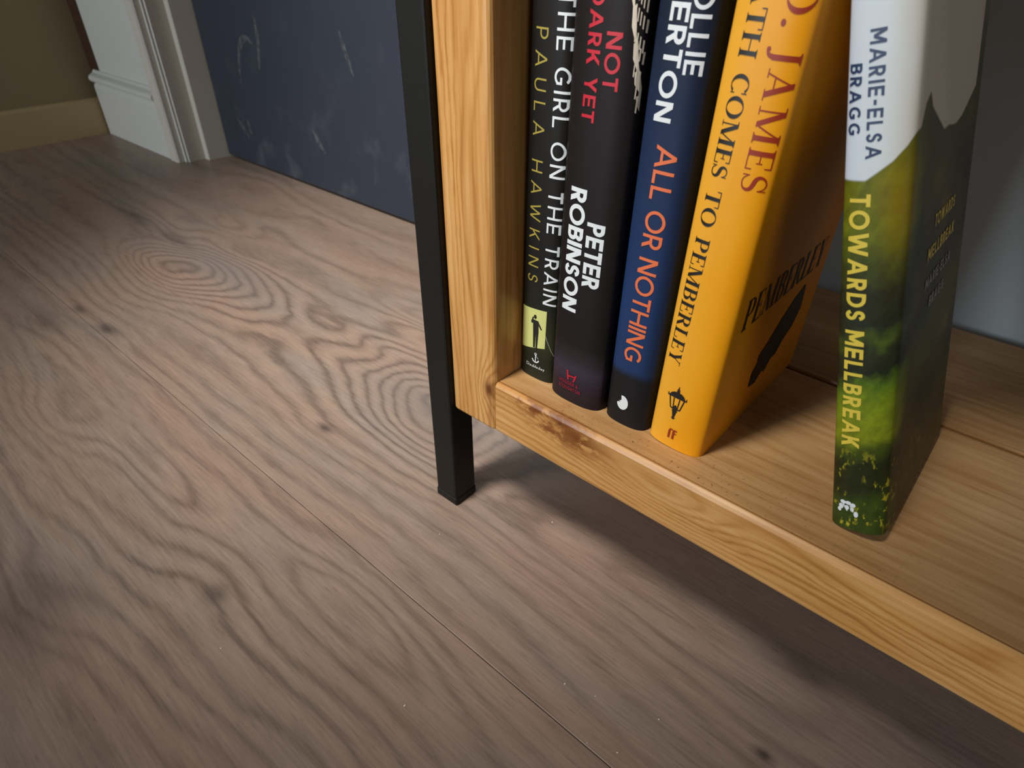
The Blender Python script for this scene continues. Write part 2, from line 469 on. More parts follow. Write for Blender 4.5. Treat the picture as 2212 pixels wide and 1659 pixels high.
def chalk_stroke(pts, wd):
    bm = bmesh.new()
    pr = []
    for i, (x, z) in enumerate(pts):
        a = pts[max(i - 1, 0)]
        b = pts[min(i + 1, len(pts) - 1)]
        d = Vector((b[0] - a[0], b[1] - a[1])).normalized()
        ww = 1.25 * wd * (.25 + .75 * math.sin(math.pi * (i + .35) / (len(pts) - .3)))
        nx, nz = -d.y * ww, d.x * ww
        pr.append((bm.verts.new((x + nx, .4247, z + nz)), bm.verts.new((x - nx, .4247, z - nz))))
    for p, q in zip(pr[:-1], pr[1:]):
        bm.faces.new((p[0], q[0], q[1], p[1]))
    from_bm('chalk_mark', bm, M['chalk'], dr)


def bez(p, n=10):
    out = []
    for i in range(n + 1):
        q = list(p)
        f = i / n
        while len(q) > 1:
            q = [(a[0] * (1 - f) + b[0] * f, a[1] * (1 - f) + b[1] * f) for a, b in zip(q[:-1], q[1:])]
        out.append(q[0])
    return out


chalk_stroke(bez([(-1.046, .170), (-1.035, .235), (-1.010, .268), (-.985, .262), (-.968, .250)]), .0055)
chalk_stroke(bez([(-.963, .205), (-.948, .245), (-.940, .275), (-.944, .300)]), .0050)
chalk_stroke(bez([(-.684, .294), (-.675, .262), (-.660, .228)]), .0040)
chalk_stroke(bez([(-.812, .118), (-.800, .100), (-.780, .080)]), .0050)
chalk_stroke(bez([(-1.100, .098), (-1.080, .082), (-1.062, .060)]), .0045)
chalk_stroke(bez([(-1.055, .105), (-1.052, .085), (-1.050, .068)]), .0040)

# wall behind the bookcase with its skirting
box('wall_back', DX + 1.250, 1.7, .335, .60, 0, 2.4, M['grey'], **S)
extrude('baseboard_back', [(.335, 0), (.323, 0), (.323, .085), (.327, .095), (.335, .098)], 'x', DX + 1.250, 1.7, M['white'], **S)

# ------------------------------------------------------------------ bookcase
ZB, ZT, TP, YP = .1119, .1573, .0468, .0034
XR = .98
bc = empty('bookcase', (0, .16, 0), label='pine plank bookcase with black square steel legs on the wooden floor', category='bookcase')


def child(o, parent):
    o.parent = parent
    o.matrix_parent_inverse = parent.matrix_world.inverted()
    return o


bc.matrix_world = Matrix.Translation((0, .16, 0))
INV = bc.matrix_world.inverted()


def part(o):
    o.parent = bc
    o.matrix_parent_inverse = INV
    return o


for lx in (-.025, XR):
    for ly in (0.0, .290):
        lg = part(box('leg', lx, lx + .025, ly, ly + .025, .004, .93, M['steel'], None, .0018, 2))
        fc = box('foot_cap', lx - .0006, lx + .0256, ly - .0006, ly + .0256, 0, .0085, M['steel'], None, .0012, 1)
        fc.parent = lg
        fc.matrix_parent_inverse = lg.matrix_world.inverted()
    part(box('cross_rail', lx, lx + .025, .025, .290, .905, .93, M['steel'], None, .0015, 1))

SEAM = .1695


def side_board(x0, x1, y0, y1):
    r = .0045
    pf = arc(x0 + r, y0 + r, r, 180, 270, 4) + arc(x1 - r, y0 + r, r, 270, 360, 4) + arc(x1 - .002, y1 - .002, .002, 0, 90, 2) + arc(x0 + .002, y1 - .002, .002, 90, 180, 2)
    return part(extrude('side_board', pf, 'z', ZB, .90, M['pine_z']))


def bevel_top(o, wd):
    mo = o.modifiers.new('edge', 'BEVEL')
    mo.width = wd
    mo.segments = 2
    mo.limit_method = 'ANGLE'
    mo.angle_limit = math.radians(50)


for (a, b) in ((0.0003, TP), (XR - TP, XR - .0003)):
    for (c, d) in ((YP, SEAM - .0008), (SEAM + .0012, .320)):
        bevel_top(side_board(a, b, c, d), .002)


def shelf(zb, front_notch):
    zt = zb + ZT - ZB
    r = .0035
    pf = arc(YP + r, zb + r, r, 180, 270, 4)[::1]
    pf += [(SEAM - .003, zb), (SEAM - .001, zb + .002), (SEAM - .001, zt - .0025), (SEAM - .0022, zt - .0008), (SEAM - .0035, zt)]
    if front_notch:
        pf += [(YP + .0050, zt), (YP + .0046, zt - .0018), (YP + .0037, zt - .0018), (YP + .0033, zt + .0003)]
    pf += [(YP + .0026, zt), (YP + .0010, zt - .0010), (YP, zt - .0030)]
    part(extrude('shelf_board', pf, 'x', TP + .0003, XR - TP - .0003, M['pine_x']))
    pb = [(SEAM + .0012, zb + .002), (SEAM + .003, zb), (.320, zb), (.320, zt), (SEAM + .0035, zt), (SEAM + .002, zt + .0005), (SEAM + .0012, zt - .0012)]
    part(extrude('shelf_board', pb, 'x', TP + .0003, XR - TP - .0003, M['pine_x']))


shelf(ZB, True)
shelf(.505, False)
shelf(.905 - (ZT - ZB), False)

# ------------------------------------------------------------------ stroke alphabet (flat print on the jackets)
def G_rect(x0, y0, x1, y1):
    return [[(x0, y0), (x1, y0), (x1, y1), (x0, y1)]]


def G_diag(xa, ya, xb, yb, wd):
    return [[(xa - wd / 2, ya), (xa + wd / 2, ya), (xb + wd / 2, yb), (xb - wd / 2, yb)]]


def G_ring(cx, cy, rx, ry, tx, ty, a0, a1, n=None):
    n = n or max(4, int(abs(a1 - a0) / 9))
    q = []
    for i in range(n):
        A = math.radians(a0 + (a1 - a0) * i / n)
        B = math.radians(a0 + (a1 - a0) * (i + 1) / n)
        ca, sa, cb, sb = math.cos(A), math.sin(A), math.cos(B), math.sin(B)
        q.append([(cx + (rx - tx) * ca, cy + (ry - ty) * sa), (cx + rx * ca, cy + ry * sa), (cx + rx * cb, cy + ry * sb), (cx + (rx - tx) * cb, cy + (ry - ty) * sb)])
    return q


def G_path(pts, wf, n=26):
    """Catmull-Rom through pts with width function wf(0..1)."""
    P = [pts[0]] + pts + [pts[-1]]
    out = []
    k = len(pts) - 1
    for i in range(n + 1):
        f = min(i / n * k, k - 1e-6)
        j = int(f)
        t = f - j
        p0, p1, p2, p3 = P[j], P[j + 1], P[j + 2], P[j + 3]
        out.append(tuple(.5 * (2 * p1[d] + (p2[d] - p0[d]) * t + (2 * p0[d] - 5 * p1[d] + 4 * p2[d] - p3[d]) * t * t + (3 * p1[d] - p0[d] - 3 * p2[d] + p3[d]) * t ** 3) for d in (0, 1)))
    L = []
    for i in range(n + 1):
        a, b = out[max(i - 1, 0)], out[min(i + 1, n)]
        d = Vector((b[0] - a[0], b[1] - a[1])).normalized()
        h = wf(i / n) / 2
        L.append(((out[i][0] - d.y * h, out[i][1] + d.x * h), (out[i][0] + d.y * h, out[i][1] - d.x * h)))
    return [[a[0], b[0], b[1], a[1]] for a, b in zip(L[:-1], L[1:])]


SPTS = [(.95, .77), (.80, .93), (.50, 1.0), (.18, .92), (.06, .74), (.20, .58), (.50, .50), (.83, .41), (.96, .25), (.84, .07), (.50, 0), (.20, .05), (.03, .20)]


def sans(ch, t):
    R, D, O = G_rect, G_diag, G_ring
    d = t * 1.08
    if ch == 'A':
        w = .92
        return w, D(d / 2, 0, w / 2, 1, d) + D(w - d / 2, 0, w / 2, 1, d) + R(w * .22, .24, w * .78, .24 + t * .9)
    if ch == 'B':
        w = .66
        return w, R(0, 0, t, 1) + R(t, 1 - t, w - .25, 1) + R(t, .53 - t / 2, w - .25, .53 + t / 2) + R(t, 0, w - .28, t) + \
            O(w - .27, .765 - t * .02, .25, .235 + t * .02, t, t, -90, 90) + O(w - .28, .265 + t / 4, .28, .265 + t / 4, t, t, -90, 90)
    if ch == 'D':
        w = .80
        return w, R(0, 0, t, 1) + R(t, 0, w - .45, t) + R(t, 1 - t, w - .45, 1) + O(w - .46, .5, .46, .5, t, t, -90, 90)
    if ch == 'E':
        w = .63
        return w, R(0, 0, t, 1) + R(t, 0, w, t) + R(t, 1 - t, w, 1) + R(t, .5 - t / 2, w * .92, .5 + t / 2)
    if ch == 'F':
        return .55, R(0, 0, t, 1) + R(t, 1 - t, .55, 1) + R(t, .48 - t / 2, .5, .48 + t / 2)
    if ch == 'G':
        w = .92
        return w, O(w / 2 + .02, .5, w / 2, .5, t, t, 48, 318) + R(w - t - .06, .14, w - .06, .52) + R(w * .55, .52 - t, w - .06, .52)
    if ch == 'H':
        w = .81
        return w, R(0, 0, t, 1) + R(w - t, 0, w, 1) + R(t, .5 - t / 2, w - t, .5 + t / 2)
    if ch == 'I':
        return t, R(0, 0, t, 1)
    if ch == 'K':
        w = .74
        return w, R(0, 0, t, 1) + D(t * .9, .36, w - d * .62, 1, d * 1.25) + D(w - d * .6, 0, .33, .57, d * 1.2)
    if ch == 'L':
        return .57, R(0, 0, t, 1) + R(t, 0, .57, t)
    if ch == 'M':
        w = .92
        return w, R(0, 0, t, 1) + R(w - t, 0, w, 1) + D(w / 2, .22, t * .6, 1, d * 1.1) + D(w / 2, .22, w - t * .6, 1, d * 1.1)
    if ch == 'N':
        w = .78
        return w, R(0, 0, t, 1) + R(w - t, 0, w, 1) + D(w - t * .62, 0, t * .62, 1, d * 1.2)
    if ch == 'O':
        w = 1.0
        return w, O(.5, .5, .5, .51, t, t, 0, 360, 40)
    if ch == 'P':
        w = .62
        return w, R(0, 0, t, 1) + R(t, 1 - t, w - .28, 1) + R(t, .36, w - .28, .36 + t) + O(w - .30, .68, .30, .32, t, t, -90, 90)
    if ch == 'R':
        w = .66
        return w, R(0, 0, t, 1) + R(t, 1 - t, w - .3, 1) + R(t, .38, w - .3, .38 + t) + O(w - .33, .69, .30, .31, t, t, -90, 90) + D(w - d * .6, 0, .34, .42, d * 1.15)
    if ch == 'S':
        w = .62
        return w, G_path([(t / 2 + x * (w - t), t / 2 + y * (1 - t)) for x, y in SPTS], lambda f: t)
    if ch == 'T':
        w = .64
        return w, R(w / 2 - t / 2, 0, w / 2 + t / 2, 1) + R(0, 1 - t, w, 1)
    if ch == 'U':
        w = .74
        return w, R(0, .36, t, 1) + R(w - t, .36, w, 1) + O(w / 2, .37, w / 2, .38, t, t, 180, 360)
    if ch == 'W':
        w = 1.24
        return w, D(w * .27, 0, d / 2, 1, d) + D(w * .27, 0, w / 2, .95, d) + D(w * .73, 0, w / 2, .95, d) + D(w * .73, 0, w - d / 2, 1, d)
    if ch == 'Y':
        w = .78
        return w, R(w / 2 - t / 2, 0, w / 2 + t / 2, .45) + D(w / 2, .40, d * .6, 1, d * 1.1) + D(w / 2, .40, w - d * .6, 1, d * 1.1)
    if ch == '-':
        return .34, R(0, .38, .34, .38 + t)
    if ch == '&':
        return .7, O(.30, .76, .2, .24, t, t, 0, 360) + O(.30, .28, .3, .28, t, t, 20, 330) + D(.66, 0, .2, .7, d)
    if ch == 'o':
        return .5, O(.25, .26, .25, .27, t, t, 0, 360)
    if ch == 'u':
        return .46, R(0, .2, t, .52) + R(.46 - t, 0, .46, .52) + O(.23, .2, .23, .2, t, t, 180, 360)
    if ch in 'bd':
        w = .48
        return w, O(.24, .26, .24, .27, t, t, 0, 360) + (R(0, 0, t, 1) if ch == 'b' else R(w - t, 0, w, 1))
    if ch == 'l':
        return t, R(0, 0, t, 1)
    if ch == 'e':
        return .48, O(.24, .26, .24, .27, t, t, 15, 320) + R(t / 2, .24, .46, .24 + t * .8)
    if ch == 'a':
        return .46, O(.22, .24, .22, .25, t, t, 0, 360) + R(.46 - t, 0, .46, .5)
    if ch == 'y':
        return .46, D(.23, -.02, d / 2, .52, d) + D(.12, -.25, .46 - d / 2, .52, d)
    return .27, []


def serif(ch, T):
    R, D, O = G_rect, G_diag, G_ring
    h = .042           # hairline
    sl = .035          # slab height
    def stem(x, y0=0.0, y1=1.0, bot=True, top=True, wd=None):
        wd = wd or T
        q = R(x, y0, x + wd, y1)
        if bot:
            q += R(x - .085, y0, x + wd + .085, y0 + sl) + [[(x - .04, y0 + sl), (x + wd + .04, y0 + sl), (x + wd, y0 + .09), (x, y0 + .09)]]
        if top:
            q += R(x - .085, y1 - sl, x + wd + .085, y1) + [[(x, y1 - .09), (x + wd, y1 - .09), (x + wd + .04, y1 - sl), (x - .04, y1 - sl)]]
        return q
    if ch == 'A':
        w = .92
        return w, D(.13, 0, w / 2 - .02, 1, h * 1.2) + D(w - .17, 0, w / 2 - .03, 1, T * 1.08) + R(.24, .30, .64, .30 + h) + R(0, 0, .27, sl) + R(w - .34, 0, w, sl)
    if ch == 'B':
        w = .76
        return w, stem(.085) + R(.2, 1 - h, w - .32, 1) + R(.2, .52, w - .32, .52 + h) + R(.2, 0, w - .34, h) + O(w - .34, .76, .28, .24, T, h, -90, 90) + O(w - .36, .275, .36, .275, T, h, -90, 90)
    if ch == 'C':
        w = .82
        return w, O(.44, .5, .44, .515, T, h, 45, 315) + R(.74, .70, .785, 1) + R(.74, .05, .785, .26)
    if ch == 'D':
        w = .92
        return w, stem(.085) + R(.2, 1 - h, .48, 1) + R(.2, 0, .48, h) + O(.47, .5, .45, .5, T, h, -90, 90)
    if ch == 'E':
        w = .70
        return w, stem(.085) + R(.2, 1 - h, w - .06, 1) + R(.2, .5, w - .2, .5 + h) + R(.2, 0, w, h) + R(w - .1, .76, w - .055, 1) + R(w - .045, 0, w, .26) + R(w - .24, .40, w - .20, .64)
    if ch == 'H':
        w = .98
        return w, stem(.085) + stem(w - .085 - T) + R(.2, .5, w - .2, .5 + h)
    if ch == 'J':
        w = .50
        x = w - .085 - T
        return w, stem(x, .0, 1, bot=False) + G_path([(x + T / 2, .06), (x + .02, -.16), (x - .16, -.24)], lambda f: T * (1 - .6 * f), 10) + O(.13, -.19, .075, .075, .075, .075, 0, 360)
    if ch == 'L':
        w = .68
        return w, stem(.085) + R(.2, 0, w, h) + R(w - .045, 0, w, .28)
    if ch == 'M':
        w = 1.14
        return w, R(.13, 0, .13 + h * 1.2, 1) + R(.02, 0, .28, sl) + R(0, 1 - sl, .22, 1) + D(w / 2, .02, .19, 1, T * 1.05) + D(w / 2, .02, w - .20, 1, h * 1.3) + stem(w - .085 - T)
    if ch == 'O':
        return .94, O(.47, .5, .47, .515, T, h, 0, 360, 40)
    if ch == 'P':
        w = .74
        return w, stem(.085) + R(.2, 1 - h, w - .32, 1) + R(.2, .44, w - .32, .44 + h) + O(w - .35, .72, .33, .28, T, h, -90, 90)
    if ch == 'R':
        w = .84
        return w, stem(.085) + R(.2, 1 - h, w - .42, 1) + R(.2, .48, w - .42, .48 + h) + O(w - .45, .74, .32, .26, T, h, -90, 90) + D(w - .12, 0, .42, .5, T * 1.1) + R(w - .2, 0, w, sl)
    if ch == 'S':
        w = .60
        return w, G_path([(T * .3 + x * (w - T * .6), .02 + y * .96) for x, y in SPTS], lambda f: h + (T * 1.05 - h) * math.exp(-((f - .5) / .2) ** 2)) + R(w - .09, .70, w - .05, 1) + R(.02, 0, .06, .28)
    if ch == 'T':
        w = .80
        return w, stem(w / 2 - T / 2, top=False) + R(0, 1 - h, w, 1) + R(0, .74, .045, 1) + R(w - .045, .74, w, 1)
    if ch == 'Y':
        w = .86
        return w, stem(w / 2 - T / 2, 0, .5, top=False) + D(w / 2, .42, .2, 1, T * 1.05) + D(w / 2, .42, w - .16, 1, h * 1.2) + R(.05, 1 - sl, .37, 1) + R(w - .28, 1 - sl, w, 1)
    if ch == '.':
        return .20, O(.10, .09, .10, .09, .10, .09, 0, 360)
    return (.22 if ch == '_' else .48), []


def layout(text, font, t, track):
    g = 0.0
    quads, spans = [], []
    for ch in text:
        wd, q = font(ch, t)
        spans.append((g, g + wd))
        quads += [[(x + g, y) for x, y in poly] for poly in q]
        g += wd + track
    return quads, spans


# ------------------------------------------------------------------ books
class Book:
    NEXP = 2.6

    def __init__(s, name, label, x0, y, w, b, h, d, th, mat):
        s.w, s.b, s.h, s.d = w, b, h, d
        a = math.radians(th)
        s.e = empty(name, (x0, y, ZT + (w * math.sin(a) if a > 0 else 0)), label=label, category='book', group='books standing on the bottom shelf')
        s.e.rotation_euler = (0, a, 0)
        s.layer = 0
        # jacket: rounded spine and two boards, 2.4 mm thick
        n = 48
        out, inn = [], []
        for i in range(n + 1):
            u = -1 + 2 * i / n
            u = math.copysign(abs(u) ** .75, u)
            out.append((w / 2 + u * w / 2, s.front(w / 2 + u * w / 2)))
        tk = .0024
        pr = [(0, d)] + out + [(w, d), (w - tk, d)]
        for (x, yy) in reversed(out):
            xi = w / 2 + (x - w / 2) * (1 - 2 * tk / w)
            pr_y = yy + tk
            pr.append((xi, pr_y))
        pr += [(tk, d)]
        bm = bmesh.new()
        A = [bm.verts.new((x, yy, 0)) for x, yy in pr]
        B = [bm.verts.new((x, yy, h)) for x, yy in pr]
        k = len(pr)
        for i in range(k):
            bm.faces.new((A[i], A[(i + 1) % k], B[(i + 1) % k], B[i]))
        # rims as quads between the outer and the inner line
        o_i = list(range(0, n + 3))
        i_i = [k - 1] + list(range(k - 2, n + 2, -1))
        for V in (A, B):
            for q in range(len(o_i) - 1):
                try:
                    bm.faces.new((V[o_i[q]], V[o_i[q + 1]], V[i_i[q + 1]], V[i_i[q]]))
                except Exception:
                    pass
        bmesh.ops.recalc_face_normals(bm, faces=bm.faces[:])
        s.cover = from_bm('jacket', bm, mat, s.e)
        for p in s.cover.data.polygons:
            p.use_smooth = abs(p.normal.z) < .5
        s.cover.data.set_sharp_from_angle(angle=math.radians(40)) if hasattr(s.cover.data, 'set_sharp_from_angle') else None
        box('pages', tk + .0002, w - tk - .0002, b + tk + .001, d - .004, .003, h - .003, M['pages'], s.e, .0004, 1)

    def front(s, x):
        u = min(abs((x - s.w / 2) / (s.w / 2)), 1.0)
        return s.b * (1 - (1 - u ** s.NEXP) ** (1 / s.NEXP))

    def decal(s, name, polys, mat, side='spine', lift=None):
        """polys in (x,z) on the spine, or (y,z) on the right-hand board."""
        s.layer += 1
        lift = lift or (.00012 + .00004 * s.layer)
        bm = bmesh.new()
        for i, poly in enumerate(polys):
            try:
                bm.faces.new([bm.verts.new((p[0], (i % 12) * 2.5e-6, p[1])) for p in poly])
            except Exception:
                pass
        if side == 'spine':
            xs = [v.co.x for v in bm.verts]
            x = .0008
            while x < s.w:
                if min(xs) < x < max(xs):
                    bmesh.ops.bisect_plane(bm, geom=bm.verts[:] + bm.edges[:] + bm.faces[:], plane_co=(x, 0, 0), plane_no=(1, 0, 0))
                x += .0012
            for v in bm.verts:
                c = min(max(v.co.x, .0002), s.w - .0002)
                e = .0002
                g = (s.front(min(c + e, s.w)) - s.front(max(c - e, 0))) / (2 * e)
                nn = Vector((g, -1)).normalized()
                lf = lift + v.co.y
                v.co = (c + nn.x * lf, s.front(c) + nn.y * lf, v.co.z)
        else:
            for v in bm.verts:
                v.co = (s.w + lift + v.co.y, v.co.x, v.co.z)
        bmesh.ops.triangulate(bm, faces=bm.faces[:])
        bm.normal_update()
        want = Vector((0, -1, 0)) if side == 'spine' else Vector((1, 0, 0))
        fl_ = [f for f in bm.faces if f.normal.dot(want) < 0]
        if fl_:
            bmesh.ops.reverse_faces(bm, faces=fl_)
        return from_bm(name, bm, mat, s.e)

    def text(s, name, txt, font, t, track, iA, zA, iB, zB, xA, xB, cap, mat, shear=0.0):
        """Spine line reading downwards; letter iA starts at height zA, letter iB ends at zB."""
        q, sp = layout(txt, font, t, track)
        gA, gB = sp[iA][0], sp[iB][1]
        k = (zA - zB) / (gB - gA)
        f = lambda p: (xA + (xB - xA) * (p[0] - gA) / (gB - gA) + p[1] * cap, zA - (p[0] - gA) * k - shear * p[1])
        polys = [[f(p) for p in poly] for poly in q]
        polys = [pl for pl in polys if max(p[1] for p in pl) < s.h - .001]
        return s.decal(name, polys, mat)

    def htext(s, name, txt, font, t, track, u0, u1, z, cap, mat, side='spine', slope=0.0):
        q, sp = layout(txt, font, t, track)
        k = (u1 - u0) / sp[-1][1]
        return s.decal(name, [[(u0 + p[0] * k, z + p[1] * cap + slope * p[0] * k) for p in poly] for poly in q], mat, side)


def ink(name, rgb, rough=.45):
    return plain(name, s2l(*rgb), rough, .04, 300)


I = dict(white=ink('white_print', (226, 230, 232)), gold=ink('olive_gold_print', (164, 146, 62)), red=ink('red_print', (196, 20, 44)),
         dred=ink('dark_red_print', (150, 22, 50)), orange=ink('orange_print', (226, 112, 66)), maroon=ink('rust_print', (150, 44, 10)),
         black=ink('black_print', (22, 16, 12)), navy=ink('navy_print', (34, 56, 92)), yellow=ink('yellow_print', (222, 196, 70)),
         grey=ink('grey_print', (150, 142, 140)), cream=ink('cream_print', (230, 216, 196)), pale=ink('pale_green_print', (206, 208, 128)),
         moss=ink('dark_olive_print', (52, 54, 36)), slate=ink('slate_print', (122, 122, 100)), silhouette=ink('silhouette_print', (26, 28, 20)))


def jacket_plain(name, stops, rough=.4, nscale=(30, 30, 10), amt=.3):
    """colour by height (z in metres along the spine) with a slight print mottling."""
    t = NT(name)
    n = t.noise(t.vec(t.mul(t.x, nscale[0]), t.mul(t.y, nscale[1]), t.mul(t.z, nscale[2])), 1, 3, .55)
    f = t.add(t.m('DIVIDE', t.z, .30), t.mul(t.m('SUBTRACT', n, .5), .02))
    col = t.ramp(f, [(z / .30, s2l(*c)) for z, c in stops])
    k = t.m('MULTIPLY_ADD', n, amt, 1 - amt / 2)
    col = t.mix(1.0, col, t.vec(k, k, k), 'MULTIPLY')
    return t.done(col, rough + .08, n, .03, .0003, .16)


# 1. thin black book against the upright
girl = Book('hardback_book', 'thin black hardback with white title, olive author name and walking figure, against the upright', .0478, .0285, .0305, .006, .285, .155, .9,
            jacket_plain('black_green_jacket', [(0, (40, 42, 30)), (.018, (36, 38, 26)), (.030, (50, 52, 32)), (.060, (34, 34, 27)), (.10, (30, 28, 26)), (.29, (29, 27, 26))], .38))
girl.text('title_lettering', 'THE GIRL ON THE TRAIN', sans, .135, .24, 1, .2364, 20, .0637, .0206, .0201, .0092, I['white'])
girl.text('author_lettering', 'PAULA HAWKINS', sans, .110, .62, 0, .2286, 12, .0774, .0061, .0061, .0089, I['gold'])
girl.decal('lit_doorway_picture', [[(.0004, .0560), (.0238, .0588), (.0236, .0285), (.0012, .0222), (.0004, .0225)]], I['pale'])
girl.decal('light_beam', [[(.0238, .0400), (.0300, .0240), (.0300, .0228), (.0236, .0382)]], I['slate'])
mx = .0155
man = [[(mx - .0011 + .0013 * math.cos(a * .6283), .0515 + .0017 * math.sin(a * .6283)) for a in range(10)],
       [(mx - .0030, .0490), (mx + .0020, .0490), (mx + .0024, .0400), (mx - .0026, .0400)],
       [(mx - .0026, .0405), (mx + .0000, .0405), (mx - .0004, .0262), (mx - .0020, .0262)],
       [(mx + .0000, .0405), (mx + .0024, .0405), (mx + .0016, .0250), (mx + .0002, .0250)],
       [(mx - .0030, .0490), (mx - .0048, .0468), (mx - .0040, .0455), (mx - .0018, .0470)],
       [(mx - .0048, .0468), (mx - .0032, .0512), (mx - .0022, .0508), (mx - .0036, .0462)],
       [(mx + .0016, .0490), (mx + .0052, .0435), (mx + .0044, .0425), (mx + .0014, .0465)]]
girl.decal('walking_figure', man, I['silhouette'])
ax, az = .0162, .0150
anch = G_rect(ax - .0003, az, ax + .0004, az + .0060) + [[(x * .0001 * 34 + ax, az + .0022 + y * .0034) for x, y in pl] for pl in G_ring(0, 0, 1, 1, .28, .28, 190, 350)] \
    + G_diag(ax + .0026, az + .0030, ax - .0010, az + .0058, .0005) + [[(ax + x * .0011, az + .0062 + y * .0011) for x, y in pl] for pl in G_ring(0, 0, 1, 1, .4, .4, 0, 360)]
girl.decal('publisher_emblem', anch, I['white'])
girl.htext('publisher_lettering', 'Doubleday', sans, .11, .14, .0080, .0244, .0092, .0026, I['white'], slope=.02)

# 2. thick dark book with red and white lettering
rob = Book('hardback_book', 'thick brown-black hardback with red title and bold white author name, second from the upright', .0800, .0222, .0435, .010, .290, .155, .7,
           jacket_plain('brown_black_jacket', [(0, (36, 28, 32)), (.012, (44, 33, 40)), (.028, (58, 50, 62)), (.036, (46, 39, 42)), (.048, (31, 26, 26)), (.29, (34, 29, 30))], .38, (40, 40, 420), .35))
rob.text('title_lettering', 'NOT', sans, .175, .16, 0, .2308, 2, .2042, .0251, .0250, .0088, I['red'])
rob.text('title_lettering', 'DARK YET', sans, .175, .16, 1, .2397, 7, .1871, .0142, .0133, .0082, I['red'])
rob.text('author_lettering', 'PETER', sans, .205, .10, 0, .1330, 4, .0915, .0233, .0228, .0118, I['white'])
rob.text('author_lettering', 'ROBINSON', sans, .205, .08, 0, .1510, 7, .0709, .0098, .0085, .0115, I['white'])
lx, lz = .0178, .0180
rob.decal('publisher_emblem', G_diag(lx + .0006, lz, lx - .0004, lz + .0078, .0012) + G_diag(lx + .0050, lz - .0002, lx + .0070, lz + .0058, .0012)
          + [[(lx, lz + .0026), (lx + .0062, lz + .0036), (lx + .0062, lz + .0046), (lx, lz + .0038)]], I['red'])
rob.htext('publisher_lettering', 'HODDER &', sans, .16, .16, .0108, .0270, .0140, .0028, I['dred'])
rob.htext('publisher_lettering', 'STOUGHTON', sans, .16, .16, .0108, .0290, .0098, .0028, I['dred'])
fe = []
for i, (fx, fz, ln) in enumerate([(.0350, .2420, .022), (.0372, .2280, .019), (.0392, .2150, .016), (.0408, .2045, .013), (.0422, .1955, .010)]):
    fe.append([(fx, fz + ln * .72), (fx + .0016, fz + ln * .80), (fx + .0027, fz + ln * .15), (fx + .0034, fz - ln * .14), (fx + .0022, fz), (fx + .0004, fz + ln * .3)])
rob.decal('feather_picture', fe, I['cream'])
fs = []
for i in range(7):
    for j in range(5):
        x, z = .0382 + j * .00105 + .0004 * (i % 2), .2520 - i * .0075 - j * .0016 - (i % 3) * .0012
        if x < .0433 and x > .0372 + i * .0007:
            fs.append([(x, z), (x + .00042, z - .0004), (x + .00030, z - .0060), (x - .0001, z - .0056)])
rob.decal('feather_barring', fs, I['cream'])

# 3. navy book, black foot
def ollie_jacket():
    t = NT('navy_blue_jacket')
    n = t.noise(t.vec(t.mul(t.x, 60), t.mul(t.y, 40), t.mul(t.z, 25)), 1, 4, .6)
    zz = t.add(t.z, t.mul(t.m('SUBTRACT', n, .5), .004))
    f = t.m('DIVIDE', zz, .30)
    col = t.ramp(f, [(0, s2l(29, 28, 29)), (.128, s2l(29, 28, 30)), (.146, s2l(34, 54, 92)), (.30, s2l(34, 56, 98)), (.58, s2l(34, 48, 78)), (.80, s2l(29, 37, 54)), (1, s2l(26, 33, 46))])
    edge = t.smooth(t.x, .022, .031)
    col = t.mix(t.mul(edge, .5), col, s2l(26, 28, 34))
    return t.done(col, .46, n, .03, .0003, .16)


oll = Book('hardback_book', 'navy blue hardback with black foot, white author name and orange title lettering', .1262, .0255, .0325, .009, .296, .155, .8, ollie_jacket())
oll.text('author_lettering', 'OLLIE', sans, .17, .17, 1, .2408, 4, .2157, .0205, .0205, .0089, I['white'])
oll.text('author_lettering', 'OLLERTON', sans, .18, .13, 3, .2449, 7, .1933, .0098, .0084, .0098, I['white'])
oll.text('title_lettering', 'ALL OR NOTHING', sans, .145, .10, 0, .1826, 13, .0503, .0129, .0108, .0119, I['orange'])
ox, oz = .0146, .0175
blob = [(ox + .0042 * math.cos(math.radians(a)), oz + .0056 * math.sin(math.radians(a))) for a in range(-165, 118, 11)]
blob += [(ox - .0010, oz + .0030), (ox - .0012, oz + .0010), (ox - .0024, oz + .0012), (ox - .0020, oz - .0002), (ox - .0034, oz - .0004)]
oll.decal('publisher_emblem', [blob], I['white'])

# 4. orange-yellow book
def yellow_jacket():
    t = NT('amber_yellow_jacket')
    n = t.noise(t.vec(t.mul(t.x, 70), t.mul(t.y, 30), t.mul(t.z, 22)), 1, 4, .6)
    col = t.ramp(t.add(t.mul(t.m('DIVIDE', t.x, .0375), .7), t.mul(t.m('SUBTRACT', n, .5), .5)), [(.05, s2l(240, 172, 52)), (.45, s2l(240, 162, 22)), (.8, s2l(236, 150, 2))])
    return t.done(col, .42, n, .03, .0003, .35)


yel = Book('hardback_book', 'amber yellow hardback with rust and black serif lettering and a street lantern', .1608, .0260, .0375, .008, .278, .15, 1.5, yellow_jacket())
yel.text('author_lettering', 'P.D._JAMES', serif, .165, .13, 6, .2228, 9, .1693, .0236, .0231, .0116, I['maroon'])
yel.text('title_lettering', 'DEATH COMES TO PEMBERLEY', serif, .185, .07, 3, .2446, 23, .0606, .0086, .0042, .0084, I['black'])
# lantern: measured along the spine
def lant(pts):
    return [(.0158 + .0001 * x, .0222 + .0001 * z) for x, z in pts]


